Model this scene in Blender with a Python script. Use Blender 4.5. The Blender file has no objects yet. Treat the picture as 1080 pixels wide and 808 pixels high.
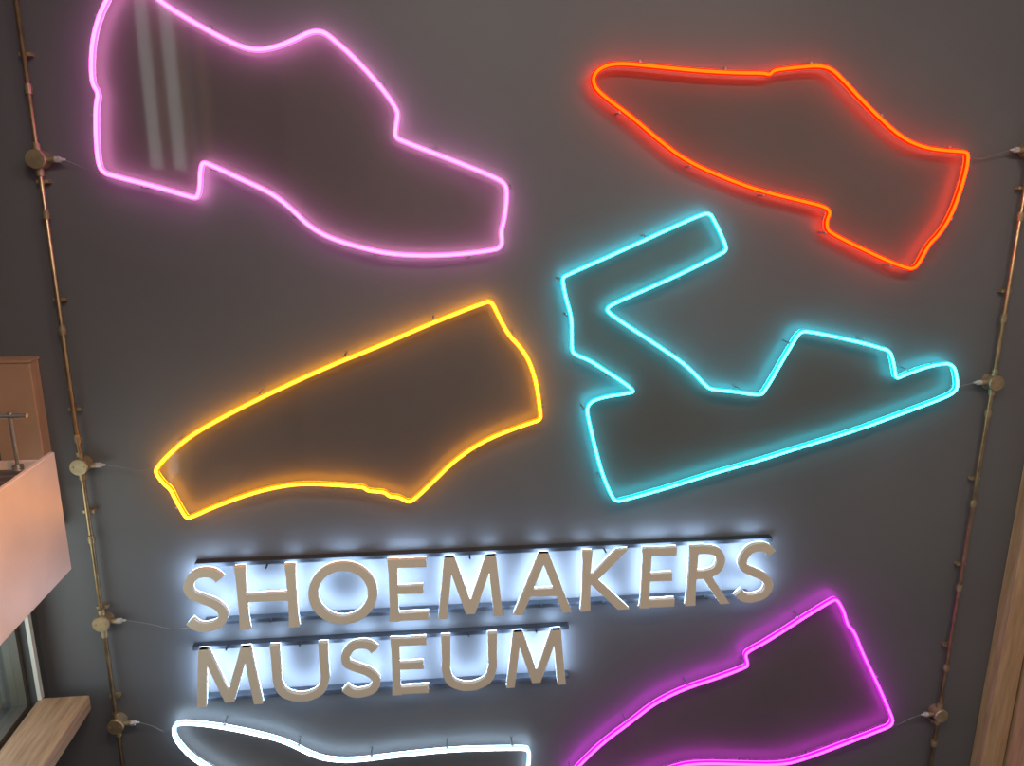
import bpy, bmesh, math, random
from mathutils import Vector, Matrix
from mathutils.geometry import tessellate_polygon
random.seed(3)
sc = bpy.context.scene
sc.view_settings.view_transform = 'Standard'

# ------------------------------------------------------------------ camera estimate and image coordinates
F = 810.0
CAM = Vector((0.0, -4.0, 5.2))
r = Vector((7500, -160, 810)).normalized()
d = Vector((-19, 3200, 810)); d = (d - r * d.dot(r)).normalized()
n = r.cross(d).normalized()

def to_world(v):
    return Vector((v.dot(r), v.dot(n), -v.dot(d)))

def wp(u, v, s=0.0):
    """image pixel (u,v) back-projected to (x,z) on the sign wall at stand-off s"""
    w = to_world(Vector((u - 540, v - 404, F)))  # ray through image pixel u, v of the estimated camera
    t = (4.0 - s) / w.y
    return (CAM.x + w.x * t, CAM.z + w.z * t)

cam_d = bpy.data.cameras.new("camera"); cam = bpy.data.objects.new("camera", cam_d)
bpy.context.collection.objects.link(cam)
cx, cy, cz = to_world(Vector((1, 0, 0))), to_world(Vector((0, -1, 0))), to_world(Vector((0, 0, -1)))
cam.matrix_world = Matrix(((cx.x, cy.x, cz.x, CAM.x), (cx.y, cy.y, cz.y, CAM.y), (cx.z, cy.z, cz.z, CAM.z), (0, 0, 0, 1)))
cam_d.sensor_width = 36; cam_d.lens = 27.0; cam_d.clip_start = 0.05
sc.camera = cam

# ------------------------------------------------------------------ materials
def mat(name, col, rough=0.5, metal=0.0, col2=None, scale=4.0, bump=0.0, bscale=60, stretch=None, spec=0.5):
    m = bpy.data.materials.new(name); m.use_nodes = True
    nt = m.node_tree; b = nt.nodes["Principled BSDF"]
    b.inputs["Roughness"].default_value = rough; b.inputs["Metallic"].default_value = metal
    b.inputs["Specular IOR Level"].default_value = spec
    tc = nt.nodes.new("ShaderNodeTexCoord"); mp = nt.nodes.new("ShaderNodeMapping")
    nt.links.new(tc.outputs["Object"], mp.inputs[0])
    if stretch: mp.inputs["Scale"].default_value = stretch
    nz = nt.nodes.new("ShaderNodeTexNoise"); nz.inputs["Scale"].default_value = scale; nz.inputs["Detail"].default_value = 6
    nt.links.new(mp.outputs[0], nz.inputs["Vector"])
    rp = nt.nodes.new("ShaderNodeValToRGB")
    c2 = col2 or tuple(c * 0.85 for c in col)
    rp.color_ramp.elements[0].color = (*c2, 1); rp.color_ramp.elements[1].color = (*col, 1)
    rp.color_ramp.elements[0].position = 0.3; rp.color_ramp.elements[1].position = 0.7
    nt.links.new(nz.outputs["Fac"], rp.inputs[0]); nt.links.new(rp.outputs[0], b.inputs["Base Color"])
    if bump:
        n2 = nt.nodes.new("ShaderNodeTexNoise"); n2.inputs["Scale"].default_value = bscale
        nt.links.new(mp.outputs[0], n2.inputs["Vector"])
        bp = nt.nodes.new("ShaderNodeBump"); bp.inputs["Strength"].default_value = bump; bp.inputs["Distance"].default_value = 0.005
        nt.links.new(n2.outputs["Fac"], bp.inputs["Height"]); nt.links.new(bp.outputs[0], b.inputs["Normal"])
    return m

def emis(name, col, st):
    m = bpy.data.materials.new(name); m.use_nodes = True
    nt = m.node_tree; nt.nodes.clear()
    o = nt.nodes.new("ShaderNodeOutputMaterial"); e = nt.nodes.new("ShaderNodeEmission")
    e.inputs[0].default_value = (*col, 1); e.inputs[1].default_value = st
    nt.links.new(e.outputs[0], o.inputs[0]); return m

def clear(name, tint, refl, rough=.03):
    m = bpy.data.materials.new(name); m.use_nodes = True
    nt = m.node_tree; nt.nodes.clear()
    o = nt.nodes.new("ShaderNodeOutputMaterial"); t = nt.nodes.new("ShaderNodeBsdfTransparent"); g = nt.nodes.new("ShaderNodeBsdfGlossy")
    t.inputs[0].default_value = (*tint, 1); g.inputs["Roughness"].default_value = rough
    mx = nt.nodes.new("ShaderNodeMixShader"); mx.inputs[0].default_value = refl
    nt.links.new(t.outputs[0], mx.inputs[1]); nt.links.new(g.outputs[0], mx.inputs[2]); nt.links.new(mx.outputs[0], o.inputs[0])
    return m

M_wall = mat("dark_grey_paint", (0.124, 0.119, 0.120), 0.52, 0, (0.103, 0.099, 0.101), 0.8, 0.08, 25)
M_side = mat("charcoal_paint", (0.075, 0.075, 0.072), 0.6)
M_white = mat("white_plaster", (0.5, 0.46, 0.42), 0.7)
M_floor = mat("polished_concrete", (0.26, 0.27, 0.30), 0.4, 0, (0.2, 0.21, 0.23), 2)
M_brass = mat("aged_brass", (0.55, 0.38, 0.20), 0.35, 0.9, (0.30, 0.21, 0.12), 14)
M_brassbox = mat("antique_brass_box", (0.50, 0.38, 0.22), 0.45, 0.7, (0.33, 0.25, 0.15), 20)
M_steel = mat("steel", (0.5, 0.5, 0.5), 0.3, 0.9)
M_plastic = mat("white_cable_gland", (0.5, 0.47, 0.44), 0.4)
M_cable = mat("clear_cable", (0.2, 0.19, 0.18), 0.3)
M_rail = mat("black_rail", (0.03, 0.033, 0.04), 0.5)
M_letter = mat("champagne_paint", (0.72, 0.60, 0.46), 0.45, 0.05, (0.67, 0.56, 0.43), 3)
M_wood = mat("oak", (0.55, 0.36, 0.20), 0.5, 0, (0.38, 0.23, 0.12), 6, 0.1, 30, stretch=(6, 6, 0.6))
M_woodh = mat("oak_sill", (0.46, 0.30, 0.17), 0.5, 0, (0.27, 0.16, 0.09), 6, 0.1, 30, stretch=(8, 0.7, 8))
M_brown = mat("tan_panel", (0.50, 0.27, 0.155), 0.5)
M_fascia = mat("satin_metal_fascia", (0.66, 0.58, 0.52), 0.35, 0.2)
M_frame = mat("white_window_frame", (0.7, 0.68, 0.6), 0.4)
M_fdark = mat("bronze_window_frame", (0.10, 0.09, 0.07), 0.4)
M_acr = clear("clear_acrylic", (0.90, 0.85, 0.81), 0.06, .05)
M_glass = clear("window_glass", (0.92, 0.95, 0.92), 0.06)
M_ground = mat("dry_grass", (0.62, 0.55, 0.30), 0.9, 0, (0.45, 0.42, 0.22), 2)

# ------------------------------------------------------------------ builders
def link(o, parent=None):
    bpy.context.collection.objects.link(o)
    if parent: o.parent = parent
    return o

def empty(name):
    e = bpy.data.objects.new(name, None); e.empty_display_size = 0.1
    bpy.context.collection.objects.link(e); return e

def from_bm(name, bm, m, parent=None, smooth=False):
    bmesh.ops.recalc_face_normals(bm, faces=bm.faces[:])
    me = bpy.data.meshes.new(name); bm.to_mesh(me); bm.free()
    me.materials.append(m)
    if smooth:
        for p in me.polygons: p.use_smooth = True
    return link(bpy.data.objects.new(name, me), parent)

def add_box(bm, x0, x1, y0, y1, z0, z1):
    vs = [bm.verts.new(p) for p in ((x0,y0,z0),(x1,y0,z0),(x1,y1,z0),(x0,y1,z0),(x0,y0,z1),(x1,y0,z1),(x1,y1,z1),(x0,y1,z1))]
    for f in ((0,1,2,3),(4,5,6,7),(0,1,5,4),(1,2,6,5),(2,3,7,6),(3,0,4,7)):
        bm.faces.new([vs[i] for i in f])

def boxes(name, lst, m, parent=None, bevel=0.0):
    bm = bmesh.new()
    for b in lst: add_box(bm, *b)
    o = from_bm(name, bm, m, parent)
    if bevel:
        md = o.modifiers.new("bevel", 'BEVEL'); md.width = bevel; md.segments = 2
    return o

def add_cyl(bm, p0, p1, r0, r1=None, seg=16):
    p0, p1 = Vector(p0), Vector(p1); r1 = r0 if r1 is None else r1
    ax = (p1 - p0).normalized(); a = ax.orthogonal().normalized(); b = ax.cross(a)
    A = [bm.verts.new(p0 + (a*math.cos(t)+b*math.sin(t))*r0) for t in [2*math.pi*i/seg for i in range(seg)]]
    B = [bm.verts.new(p1 + (a*math.cos(t)+b*math.sin(t))*r1) for t in [2*math.pi*i/seg for i in range(seg)]]
    for i in range(seg):
        j = (i+1) % seg; bm.faces.new((A[i], A[j], B[j], B[i]))
    bm.faces.new(A); bm.faces.new(B)

def cable(name, pts, rad, m, parent):
    c = bpy.data.curves.new(name, 'CURVE'); c.dimensions = '3D'; c.bevel_depth = rad; c.bevel_resolution = 2
    s = c.splines.new('BEZIER'); s.bezier_points.add(len(pts)-1)
    for bp, p in zip(s.bezier_points, pts):
        bp.co = p; bp.handle_left_type = bp.handle_right_type = 'AUTO'
    c.materials.append(m)
    return link(bpy.data.objects.new(name, c), parent)

def chaikin(P, it=2):
    """corner cutting that keeps real corners tight"""
    for k in range(it):
        Q = []; L = len(P)
        for i in range(L):
            a, b, c = Vector(P[i-1]), Vector(P[i]), Vector(P[(i+1) % L])
            u, w = a-b, c-b; lu, lw = u.length, w.length
            turn = math.degrees(math.pi - u.angle(w))
            lim = .014 if (turn > 38 and k == 0) else (.006 if turn > 22 and k > 0 and min(lu, lw) < .03 else 9)
            Q += [tuple(b+u/lu*min(.25*lu, lim)), tuple(b+w/lw*min(.25*lw, lim))]
        P = Q
    return P

def normals2(P, closed=True):
    N = []
    L = len(P)
    for i in range(L):
        a = P[(i-1) % L] if (closed or i > 0) else P[i]
        b = P[(i+1) % L] if (closed or i < L-1) else P[i]
        c = P[i]
        def nn(p, q):
            dx, dy = q[0]-p[0], q[1]-p[1]; l = math.hypot(dx, dy)
            return None if l < 1e-9 else Vector((dy/l, -dx/l))
        n1, n2 = nn(a, c), nn(c, b)
        if n1 is None: n1 = n2
        if n2 is None: n2 = n1
        m = (n1 + n2)
        m = n1 if m.length < 1e-3 else m.normalized()
        N.append(m * min(1.5, 1/max(0.5, m.dot(n1))))
    return N

def area(P):
    return sum(P[i][0]*P[(i+1)%len(P)][1]-P[(i+1)%len(P)][0]*P[i][1] for i in range(len(P)))/2

def sweep(bm, P, prof, closed_prof=True):
    N = normals2(P); k = len(prof); L = len(P)
    R = [[bm.verts.new((P[i][0]+N[i].x*o, -s, P[i][1]+N[i].y*o)) for o, s in prof] for i in range(L)]
    for i in range(L):
        j = (i+1) % L
        for a in range(k if closed_prof else k-1):
            b = (a+1) % k
            bm.faces.new((R[i][a], R[i][b], R[j][b], R[j][a]))

# ------------------------------------------------------------------ room shell
XL, XR, YB, ZT = -2.15, 4.3, -9.0, 7.6
boxes("wall_front", [(XL-.2, XR+.2, 0, .2, 0, ZT)], M_wall)
boxes("floor", [(XL-.2, XR+.2, YB-.2, .2, -.2, 0)], M_floor)
boxes("ceiling", [(XL-.2, XR+.2, YB-.2, .2, ZT, ZT+.2)], M_white)
boxes("wall_back", [(XL-.2, XR+.2, YB-.2, YB, 0, ZT)], M_white)
boxes("wall_right", [(XR, XR+.2, YB, 0, 0, ZT)], M_white)
boxes("wall_left", [(XL-.2, XL, YB, 0, 0, 2.45), (XL-.2, XL, YB, -3.6, 2.45, 3.65), (XL-.2, XL, -.12, 0, 2.45, 3.65),
                    (XL-.2, XL, YB, 0, 3.65, 5.3), (XL-.2, XL, YB, -4.8, 5.3, 7.2), (XL-.2, XL, -2.7, 0, 5.3, 7.2),
                    (XL-.2, XL, YB, 0, 7.2, ZT)], M_side)
def window(name, y0, y1, z0, z1, mull, m, t=.045):
    e = empty(name)
    L = [(XL-.12, XL-.04, y0, y1, z0, z0+t), (XL-.12, XL-.04, y0, y1, z1-t, z1),
         (XL-.12, XL-.04, y0, y0+t, z0+t, z1-t), (XL-.12, XL-.04, y1-t, y1, z0+t, z1-t)]
    for k in range(1, mull+1):
        y = y0+(y1-y0)*k/(mull+1); L.append((XL-.12, XL-.04, y-t/2, y+t/2, z0+t, z1-t))
    boxes("frame", L, m, e)
    boxes("pane", [(XL-.085, XL-.08, y0+t, y1-t, z0+t, z1-t)], M_glass, e)
window("window_1", -3.6, -.12, 2.45, 3.65, 2, M_fdark, .03)
window("window_2", -4.8, -2.7, 5.3, 7.2, 2, M_wood)
e = empty("window_sill")
boxes("sill_board", [(XL, XL+.26, -3.7, -.1, 2.40, 2.49)], M_woodh, e, .006)
boxes("jamb_trim", [(XL, XL+.02, -.12, -.09, 2.49, 3.65)], M_frame, e)
boxes("ground_outside", [(-30, XL-.25, -25, 25, -.3, -.1)], M_ground)

# right timber post
e = empty("timber_post")
boxes("inner_board", [(3.545, 3.70, -.10, -.002, 0, ZT-.02)], M_wood, e, .005)
boxes("outer_board", [(3.715, 4.0, -.22, -.002, 0, ZT-.02)], M_wood, e, .005)
boxes("seam_strip", [(3.70, 3.715, -.085, -.002, 0, ZT-.02)], M_rail, e)

# landing on the left
e = empty("walkway_landing")
boxes("fascia", [(-1.47, -1.45, -6, -1.0, 3.70, 4.20)], M_fascia, e, .004)
boxes("deck", [(XL, -1.47, -6, -1.0, 3.75, 3.83)], M_side, e)
boxes("end_panel", [(XL, -1.47, -1.02, -1.0, 3.83, 4.17)], M_fascia, e)
g = [(XL, -1.47, -1.1-.06*i, -1.08-.06*i, 4.13, 4.16) for i in range(50)] + [(-2.1+.15*i, -2.08+.15*i, -4.1, -1.02, 4.11, 4.13) for i in range(5)]
boxes("grating", g, M_steel, e)
boxes("grating_bearer", [(-1.50, -1.47, -6, -1.02, 3.83, 4.13), (XL, XL+.03, -6, -1.02, 3.83, 4.13)], M_rail, e)
bm = bmesh.new()
add_cyl(bm, (XL, -1.06, 4.365), (-1.50, -1.06, 4.365), .009)
add_cyl(bm, (-1.56, -1.06, 4.15), (-1.56, -1.06, 4.38), .007)
add_cyl(bm, (-1.56, -1.06, 4.155), (-1.56, -1.06, 4.17), .02)
from_bm("low_rail", bm, M_steel, e, False)

e = empty("wall_cabinet")
boxes("body", [(XL, -1.945, -.09, -.002, 3.45, 4.36)], M_brown, e, .004)
boxes("top_trim", [(XL, -1.94, -.095, -.002, 4.36, 4.372)], M_brown, e)

# ------------------------------------------------------------------ neon signs
SP = .055      # back of acrylic
def neon(name, pts, core, body, back):
    e = empty(name)
    P = [wp(u, v, .074) for u, v in pts]
    if area(P) < 0: P = P[::-1]
    P = chaikin(P, 2)
    N = normals2(P)
    bm = bmesh.new()
    A = [bm.verts.new((p[0], -SP-.003, p[1])) for p in P]
    for t in tessellate_polygon([[Vector((p[0], p[1], 0)) for p in P]]):
        try: bm.faces.new([A[k] for k in t])
        except ValueError: pass
    from_bm("acrylic_sheet", bm, M_acr, e)
    b = SP+.006
    bm = bmesh.new()
    sweep(bm, P, [(-.0125, b), (.0125, b), (.0125, b+.009), (.009, b+.012), (-.009, b+.012), (-.0125, b+.009)])
    from_bm("flex_base", bm, emis(name+"_base", body, 1), e)
    bm = bmesh.new()
    k = 8
    sweep(bm, P, [(.0072*math.cos(2*math.pi*i/k), b+.015+.0072*math.sin(2*math.pi*i/k)) for i in range(k)])
    from_bm("light_tube", bm, emis(name+"_tube", core, 1), e)
    bm = bmesh.new()
    sweep(bm, P, [(-.010, SP-.001), (.010, SP-.001)], False)
    from_bm("added_rear_glow", bm, emis(name+"_rear", back, 1), e)  # hidden emissive strip, added to strengthen the halo on the wall
    bm = bmesh.new(); acc = 0; nxt = .15
    for i in range(len(P)):
        a, c = P[i], P[(i+1) % len(P)]
        acc += math.hypot(c[0]-a[0], c[1]-a[1])
        if acc > nxt:
            nxt = acc + .42
            x, z = P[i][0]+N[i].x*.018, P[i][1]+N[i].y*.018
            add_cyl(bm, (x, -.001, z), (x, -.066, z), .005, seg=10)
            add_cyl(bm, (x, -.066, z), (x, -.072, z), .009, .006, seg=10)
    from_bm("standoff_fixings", bm, M_steel, e)
    return e

pink = [(115,-5),(105,15),(98,40),(96,65),(97,88),(104,98),(101,112),(101,140),(103,170),(108,182),(125,187),(165,197),(205,209),(209,207),(211,195),(211,183),(213,172),(218,172),(250,187),(285,203),(305,218),(325,238),(345,250),(375,260),(410,268),(450,270),(490,268),(525,263),(530,257),(528,245),(532,232),(535,205),(533,194),(522,187),(480,170),(422,148),(417,144),(417,138),(420,118),(405,95),(375,62),(350,40),(340,33),(328,33),(310,42),(290,50),(270,53),(250,48),(215,30),(165,0),(140,-28),(124,-20)]
orange = [(628,93),(625,82),(632,72),(650,66),(690,70),(740,75),(780,77),(805,77),(812,79),(816,74),(840,71),(865,69),(878,73),(890,85),(915,112),(950,145),(975,156),(1000,159),(1018,160),(1021,163),(1020,175),(1014,198),(1003,228),(990,248),(980,257),(968,280),(961,284),(940,277),(900,258),(875,245),(872,240),(872,232),(876,224),(870,218),(850,213),(800,201),(760,186),(725,170),(700,152),(665,122),(640,104)]
cyan = [(593,293),(598,290),(650,267),(700,244),(740,226),(749,225),(757,240),(765,258),(766,264),(760,268),(720,288),(680,306),(645,321),(639,327),(650,336),(690,362),(725,386),(745,408),(752,411),(775,413),(800,417),(806,414),(830,372),(843,351),(850,349),(880,355),(915,363),(938,370),(942,380),(945,400),(955,395),(980,386),(1000,383),(1007,388),(1010,405),(1008,412),(1000,418),(960,433),(900,455),(850,470),(800,486),(750,500),(700,516),(652,529),(646,526),(635,500),(627,470),(620,440),(619,430),(624,423),(640,418),(662,415),(669,413),(660,405),(640,392),(622,380),(606,374),(603,369),(603,355),(603,335),(596,312)]
yellow = [(513,318),(519,319),(525,332),(536,353),(548,365),(558,380),(566,405),(570,435),(570,443),(560,446),(540,453),(510,465),(480,485),(458,507),(438,526),(431,530),(420,524),(411,524),(406,519),(388,518),(384,514),(360,512),(320,510),(290,514),(260,522),(225,535),(201,546),(196,546),(185,527),(180,516),(172,510),(163,497),(175,482),(200,460),(235,440),(280,417),(345,387),(400,365),(450,343)]
white = [(183,768),(187,764),(200,763),(240,768),(290,779),(312,788),(325,795),(345,802),(375,803),(420,797),(480,791),(530,790),(555,790),(558,793),(558,805),(552,840),(556,868),(540,880),(470,882),(400,872),(300,850),(245,826),(215,808),(200,798),(184,780)]
magenta = [(880,632),(884,634),(890,645),(894,660),(901,666),(910,690),(925,720),(938,750),(942,760),(939,766),(890,785),(850,800),(825,807),(780,806),(740,805),(715,808),(680,822),(640,842),(612,845),(600,835),(600,820),(618,800),(640,780),(665,762),(690,742),(720,727),(760,714),(786,704),(789,701),(786,691),(789,687),(810,676),(850,650)]
neon("pink_neon_brogue_sign", pink, (14, .66, 11), (1.9, .30, 1.2), (17, 5.0, 13))
neon("orange_neon_ballet_flat_sign", orange, (28, .30, .01), (2.2, .022, .001), (22, .55, .03))
neon("cyan_neon_sandal_sign", cyan, (.55, 14, 16), (.01, .72, .95), (.5, 13, 16.5))
neon("yellow_neon_clog_sign", yellow, (17, 6.0, .12), (2.2, .44, .004), (19, 7.0, .08))
neon("white_neon_slipper_sign", white, (8, 10, 12), (.7, 1.2, 1.6), (7, 10, 13))
neon("magenta_neon_boot_sign", magenta, (12, .30, 13.5), (1.15, .012, 1.3), (12, .4, 13.5))

# ------------------------------------------------------------------ conduits
def conduit(xl, boxes_px, side, targets, zt=ZT-.02):
    e = empty("brass_conduit")
    bm = bmesh.new(); y = -.045
    add_cyl(bm, (xl, y, 0), (xl, y, zt), .0115, seg=16)
    from_bm("pipe", bm, M_brass, e, True)
    bm = bmesh.new()
    z = 1.15
    while z < zt-.1:
        add_cyl(bm, (xl, y, z-.022), (xl, y, z+.022), .0165)
        add_cyl(bm, (xl, y, z-.006), (xl, y, z+.006), .019)
        z += .56
    from_bm("couplings", bm, M_brassbox, e)
    bm = bmesh.new(); z = 1.3
    while z < zt-.1:
        add_box(bm, xl-.028, xl+.028, -.034, -.002, z-.008, z+.008); z += .56
    from_bm("saddle_clips", bm, M_brassbox, e)
    bb = bmesh.new(); bg = bmesh.new()
    for i, (u, v) in enumerate(boxes_px):
        z = wp(u, v, .06)[1]
        add_cyl(bb, (xl, -.002, z), (xl, -.072, z), .043, seg=28)
        add_cyl(bb, (xl, -.072, z), (xl, -.08, z), .046, .042, seg=28)
        add_cyl(bb, (xl-.026, -.08, z), (xl-.026, -.084, z), .006, seg=8)
        add_cyl(bb, (xl+.026, -.08, z), (xl+.026, -.084, z), .006, seg=8)
        add_cyl(bb, (xl, y, z-.075), (xl, y, z+.075), .0175)
        add_cyl(bb, (xl+side*.035, y, z), (xl+side*.075, y, z), .015)
        add_cyl(bg, (xl+side*.075, y, z), (xl+side*.097, y, z), .015, seg=6)
        add_cyl(bg, (xl+side*.097, y, z), (xl+side*.120, y, z), .009, .005)
        if targets[i]:
            tx, tz = wp(*targets[i], .05)
            x0 = xl+side*.115
            cable("feed_cable", [(x0, y, z), (x0+(tx-x0)*.35, -.03, z+(tz-z)*.3-.02), (x0+(tx-x0)*.7, -.03, z+(tz-z)*.75-.03), (tx, -.05, tz)], .0017, M_cable, e)
    from_bm("junction_boxes", bb, M_brassbox, e)
    from_bm("cable_glands", bg, M_plastic, e)
conduit(-1.793, [(42,168),(88,492),(112,657),(128,765)], 1, [(101,172),(163,492),(200,662),(184,772)])
conduit(3.225, [(1076,158),(1042,404),(980,755)], -1, [(1021,162),(1009,402),(942,764)])

# ------------------------------------------------------------------ lettering
def smooth_open(P, k=6):
    Q = []
    for i in range(len(P)-1):
        p0 = P[max(0, i-1)]; p1 = P[i]; p2 = P[i+1]; p3 = P[min(len(P)-1, i+2)]
        for j in range(k):
            t = j/k
            Q.append(tuple(.5*((2*p1[a])+(-p0[a]+p2[a])*t+(2*p0[a]-5*p1[a]+4*p2[a]-p3[a])*t*t+(-p0[a]+3*p1[a]-3*p2[a]+p3[a])*t**3) for a in (0, 1)))
    Q.append(P[-1]); return Q
circ = [(.5+.5*math.sin(2*math.pi*i/40), .5+.5*math.cos(2*math.pi*i/40)) for i in range(41)]
G = {
 'S': [('c', [(.97,.87),(.80,.97),(.55,1.0),(.25,.95),(.06,.76),(.14,.61),(.42,.52),(.78,.41),(.97,.25),(.85,.07),(.50,0.0),(.22,.02),(0,.13)])],
 'H': [('s', 0), ('s', 1), ('h', 0, 1, .5)],
 'O': [('o', circ)],
 'E': [('s', 0), ('h', 0, 1.1, 1), ('h', 0, .98, .51), ('h', 0, 1.14, 0)],
 'M': [('d', .02, 0, .14, 1), ('d', .98, 0, .86, 1), ('d', .16, 1, .5, .06), ('d', .84, 1, .5, .06)],
 'A': [('d', 0, 0, .5, 1), ('d', 1, 0, .5, 1), ('h', .2, .8, .33)],
 'K': [('s', 0), ('d', .08, .48, .90, 1), ('d', .10, .55, 1.0, 0)],
 'R': [('s', 0), ('c', [(0,1),(.35,1),(.68,.94),(.80,.77),(.68,.59),(.35,.52),(0,.52)]), ('d', .38, .52, 1.02, 0)],
 'U': [('c', [(0,1.08),(0,.6),(0,.35),(.1,.12),(.32,.01),(.5,-.01),(.68,.01),(.9,.12),(1,.35),(1,.6),(1,1.08)])],
}
def glyph_polys(ch, W, H):
    sw = H*.138; out = []
    ix = lambda x: sw/2+x*(W-sw)
    iy = lambda y: sw/2+y*(H-sw)
    for g in G[ch]:
        if g[0] in 'co':
            P = [(ix(x), iy(y)) for x, y in g[1]]
            cl = g[0] == 'o'
            if not cl: P = smooth_open(P)
            else: P = P[:-1]
            N = normals2(P, cl); L = len(P)
            h = []
            for i in range(L):
                t = i/(L-1)
                w = sw*.47*(1+.12*abs(2*t-1)**6)
                h.append(w if not cl else sw*(.44+.06*abs(math.cos(2*math.pi*i/L+math.pi/2))))
            A = [(P[i][0]+N[i].x*h[i], P[i][1]+N[i].y*h[i]) for i in range(L)]
            B = [(P[i][0]-N[i].x*h[i], P[i][1]-N[i].y*h[i]) for i in range(L)]
            out.append(('strip', A, B, cl))
        elif g[0] == 's':
            x = ix(g[1]); a = sw*.56; b = sw*.46
            out.append(('strip', [(x-a, 0), (x-b, H*.2), (x-b, H*.8), (x-a, H)], [(x+a, 0), (x+b, H*.2), (x+b, H*.8), (x+a, H)], False))
        elif g[0] == 'h':
            x0, x1, y = ix(g[1]), ix(g[2]), iy(g[3]); a = sw*.43
            out.append(('strip', [(x0, y-a), (x1, y-a*1.1)], [(x0, y+a), (x1, y+a*1.1)], False))
        elif g[0] == 'd':
            x0, y0, x1, y1 = ix(g[1]), g[2]*H, ix(g[3]), g[4]*H
            L = math.hypot(x1-x0, y1-y0); hw = sw*.47*L/abs(y1-y0)
            hw = min(hw, sw*.80)
            out.append(('strip', [(x0-hw, y0), (x1-hw, y1)], [(x0+hw, y0), (x1+hw, y1)], False))
    return out

SF, SBK = .118, .088
def line_of_text(name, letters, vt, vb, rails):
    e = empty(name)
    z_top = sum(wp(vt[i], vt[i+1], SF)[1] for i in (0, 2))/2
    z_bot = sum(wp(vb[i], vb[i+1], SF)[1] for i in (0, 2))/2
    H = z_top-z_bot
    bl = bmesh.new()
    for (ch, u0, u1) in letters:
        vm = lambda u: ((vt[1]+(vt[3]-vt[1])*(u-vt[0])/(vt[2]-vt[0]))+(vb[1]+(vb[3]-vb[1])*(u-vb[0])/(vb[2]-vb[0])))/2
        x0 = wp(u0, vm(u0), SF)[0]; x1 = wp(u1, vm(u1), SF)[0]
        bm = bmesh.new()
        for q, (_, A, B, cl) in enumerate(glyph_polys(ch, x1-x0, H)):
            f = SF - q*.0004; L = len(A)
            for bmx, fr, bk in ((bm, f, SBK+.0004*q), (bl, None, SBK-.002-.0003*q)):
                if fr is None:
                    VA = [bmx.verts.new((x0+a[0], -bk, z_bot+a[1])) for a in A]; VB = [bmx.verts.new((x0+a[0], -bk, z_bot+a[1])) for a in B]
                    for i in range(L if cl else L-1):
                        j = (i+1) % L; bmx.faces.new((VA[i], VA[j], VB[j], VB[i]))
                else:
                    R = [[bmx.verts.new((x0+p[0], -s, z_bot+p[1])) for p, s in ((A[i], fr), (B[i], fr), (B[i], bk), (A[i], bk))] for i in range(L)]
                    for i in range(L if cl else L-1):
                        j = (i+1) % L
                        for a in range(4):
                            b = (a+1) % 4; bmx.faces.new((R[i][a], R[i][b], R[j][b], R[j][a]))
                    if not cl:
                        bmx.faces.new(R[0]); bmx.faces.new(R[-1])
        from_bm("letter_"+ch.lower(), bm, M_letter, e)
        bm = bmesh.new()
        for zz in (z_bot+H*.07, z_top-H*.07):
            add_cyl(bm, ((x0+x1)/2, -SBK-.004, zz), ((x0+x1)/2, -.05, zz), .005, seg=8)
        from_bm("pins", bm, M_rail, e)
    from_bm("halo_led_backs", bl, emis(name+"_halo", (.44, .66, 1), 28.0), e)
    for (ua, va, ub, vb2) in rails:
        xa, za = wp(ua, va, .05); xb, zb = wp(ub, vb2, .05); z = (za+zb)/2
        boxes("mounting_rail", [(xa, xb, -.050, -.001, z-.012, z+.012)], M_rail, e, .002)

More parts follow.
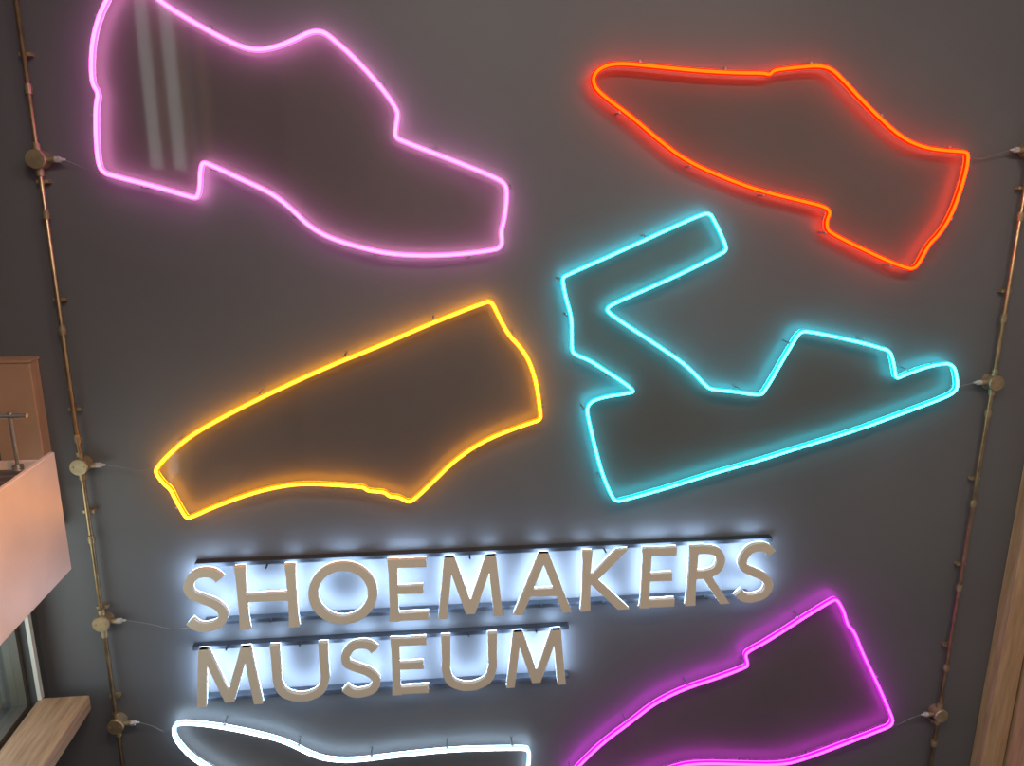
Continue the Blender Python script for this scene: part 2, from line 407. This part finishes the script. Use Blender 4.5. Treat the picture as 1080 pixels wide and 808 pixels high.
line_of_text("shoemakers_lettering",
    [('S',192,240),('H',250,313),('O',325,398),('E',410,452),('M',460,532),('A',542,604),('K',614,664),('E',677,714),('R',726,771),('S',776,818)],
    (255,597,745,577), (255,664,745,639), [(205,596,815,570), (215,655,790,630)])
line_of_text("museum_lettering",
    [('M',203,276),('U',287,347),('S',358,402),('E',413,452),('U',466,524),('M',533,599)],
    (215,686,590,664), (215,747,590,722), [(203,685,600,662), (215,738,600,714)])

# ------------------------------------------------------------------ lights
def area_light(name, loc, rot, sx, sy, power, col):
    l = bpy.data.lights.new(name, 'AREA'); l.shape = 'RECTANGLE'; l.size = sx; l.size_y = sy; l.energy = power; l.color = col
    o = bpy.data.objects.new(name, l); o.location = loc; o.rotation_euler = rot
    return link(o)
for i, (x, y) in enumerate([(.1, -3.2), (2.4, -3.2), (1.2, -6.5)]):
    e = empty("added_ceiling_fill" if i == 0 else "added_ceiling_fill.%03d" % i)  # unseen fixtures added as ambient fill for wall and letters
    boxes("housing", [(x-.75, x+.75, y-.2, y+.2, ZT-.06, ZT)], M_frame, e)
    a = area_light("fill_lamp", (x, y, ZT-.065), (0, 0, 0), 1.4, .34, 80, (1, .91, .82)); a.parent = e
area_light("daylight_window_2", (XL-.3, -3.75, 6.25), (0, -math.pi/2, 0), 1.8, 2.0, 22, (1, .93, .85))
area_light("daylight_window_1", (XL-.3, -1.9, 3.05), (0, -math.pi/2, 0), 1.1, 3.2, 30, (.75, .88, 1))
l = bpy.data.lights.new("added_warm_spot", 'SPOT'); l.energy = 1000; l.color = (1, .34, .03); l.spot_size = math.radians(22); l.spot_blend = 1.0; l.shadow_soft_size = .05  # unseen spot, added to throw orange light on the fascia
o = link(bpy.data.objects.new("added_fascia_spot", l)); o.location = (1.2, -3.4, 7.0)
o.rotation_euler = (Vector((-1.45, -1.85, 4.45))-o.location).to_track_quat('-Z', 'Y').to_euler()
l = bpy.data.lights.new("sun", 'SUN'); l.energy = 2.6; l.color = (1, .93, .8); l.angle = .02
o = link(bpy.data.objects.new("sun", l)); o.rotation_euler = Vector((-.3, -1, -1.3)).to_track_quat('-Z', 'Y').to_euler()

w = bpy.data.worlds.new("world"); sc.world = w; w.use_nodes = True
w.node_tree.nodes["Background"].inputs[0].default_value = (.75, .85, 1, 1)
w.node_tree.nodes["Background"].inputs[1].default_value = 0.8
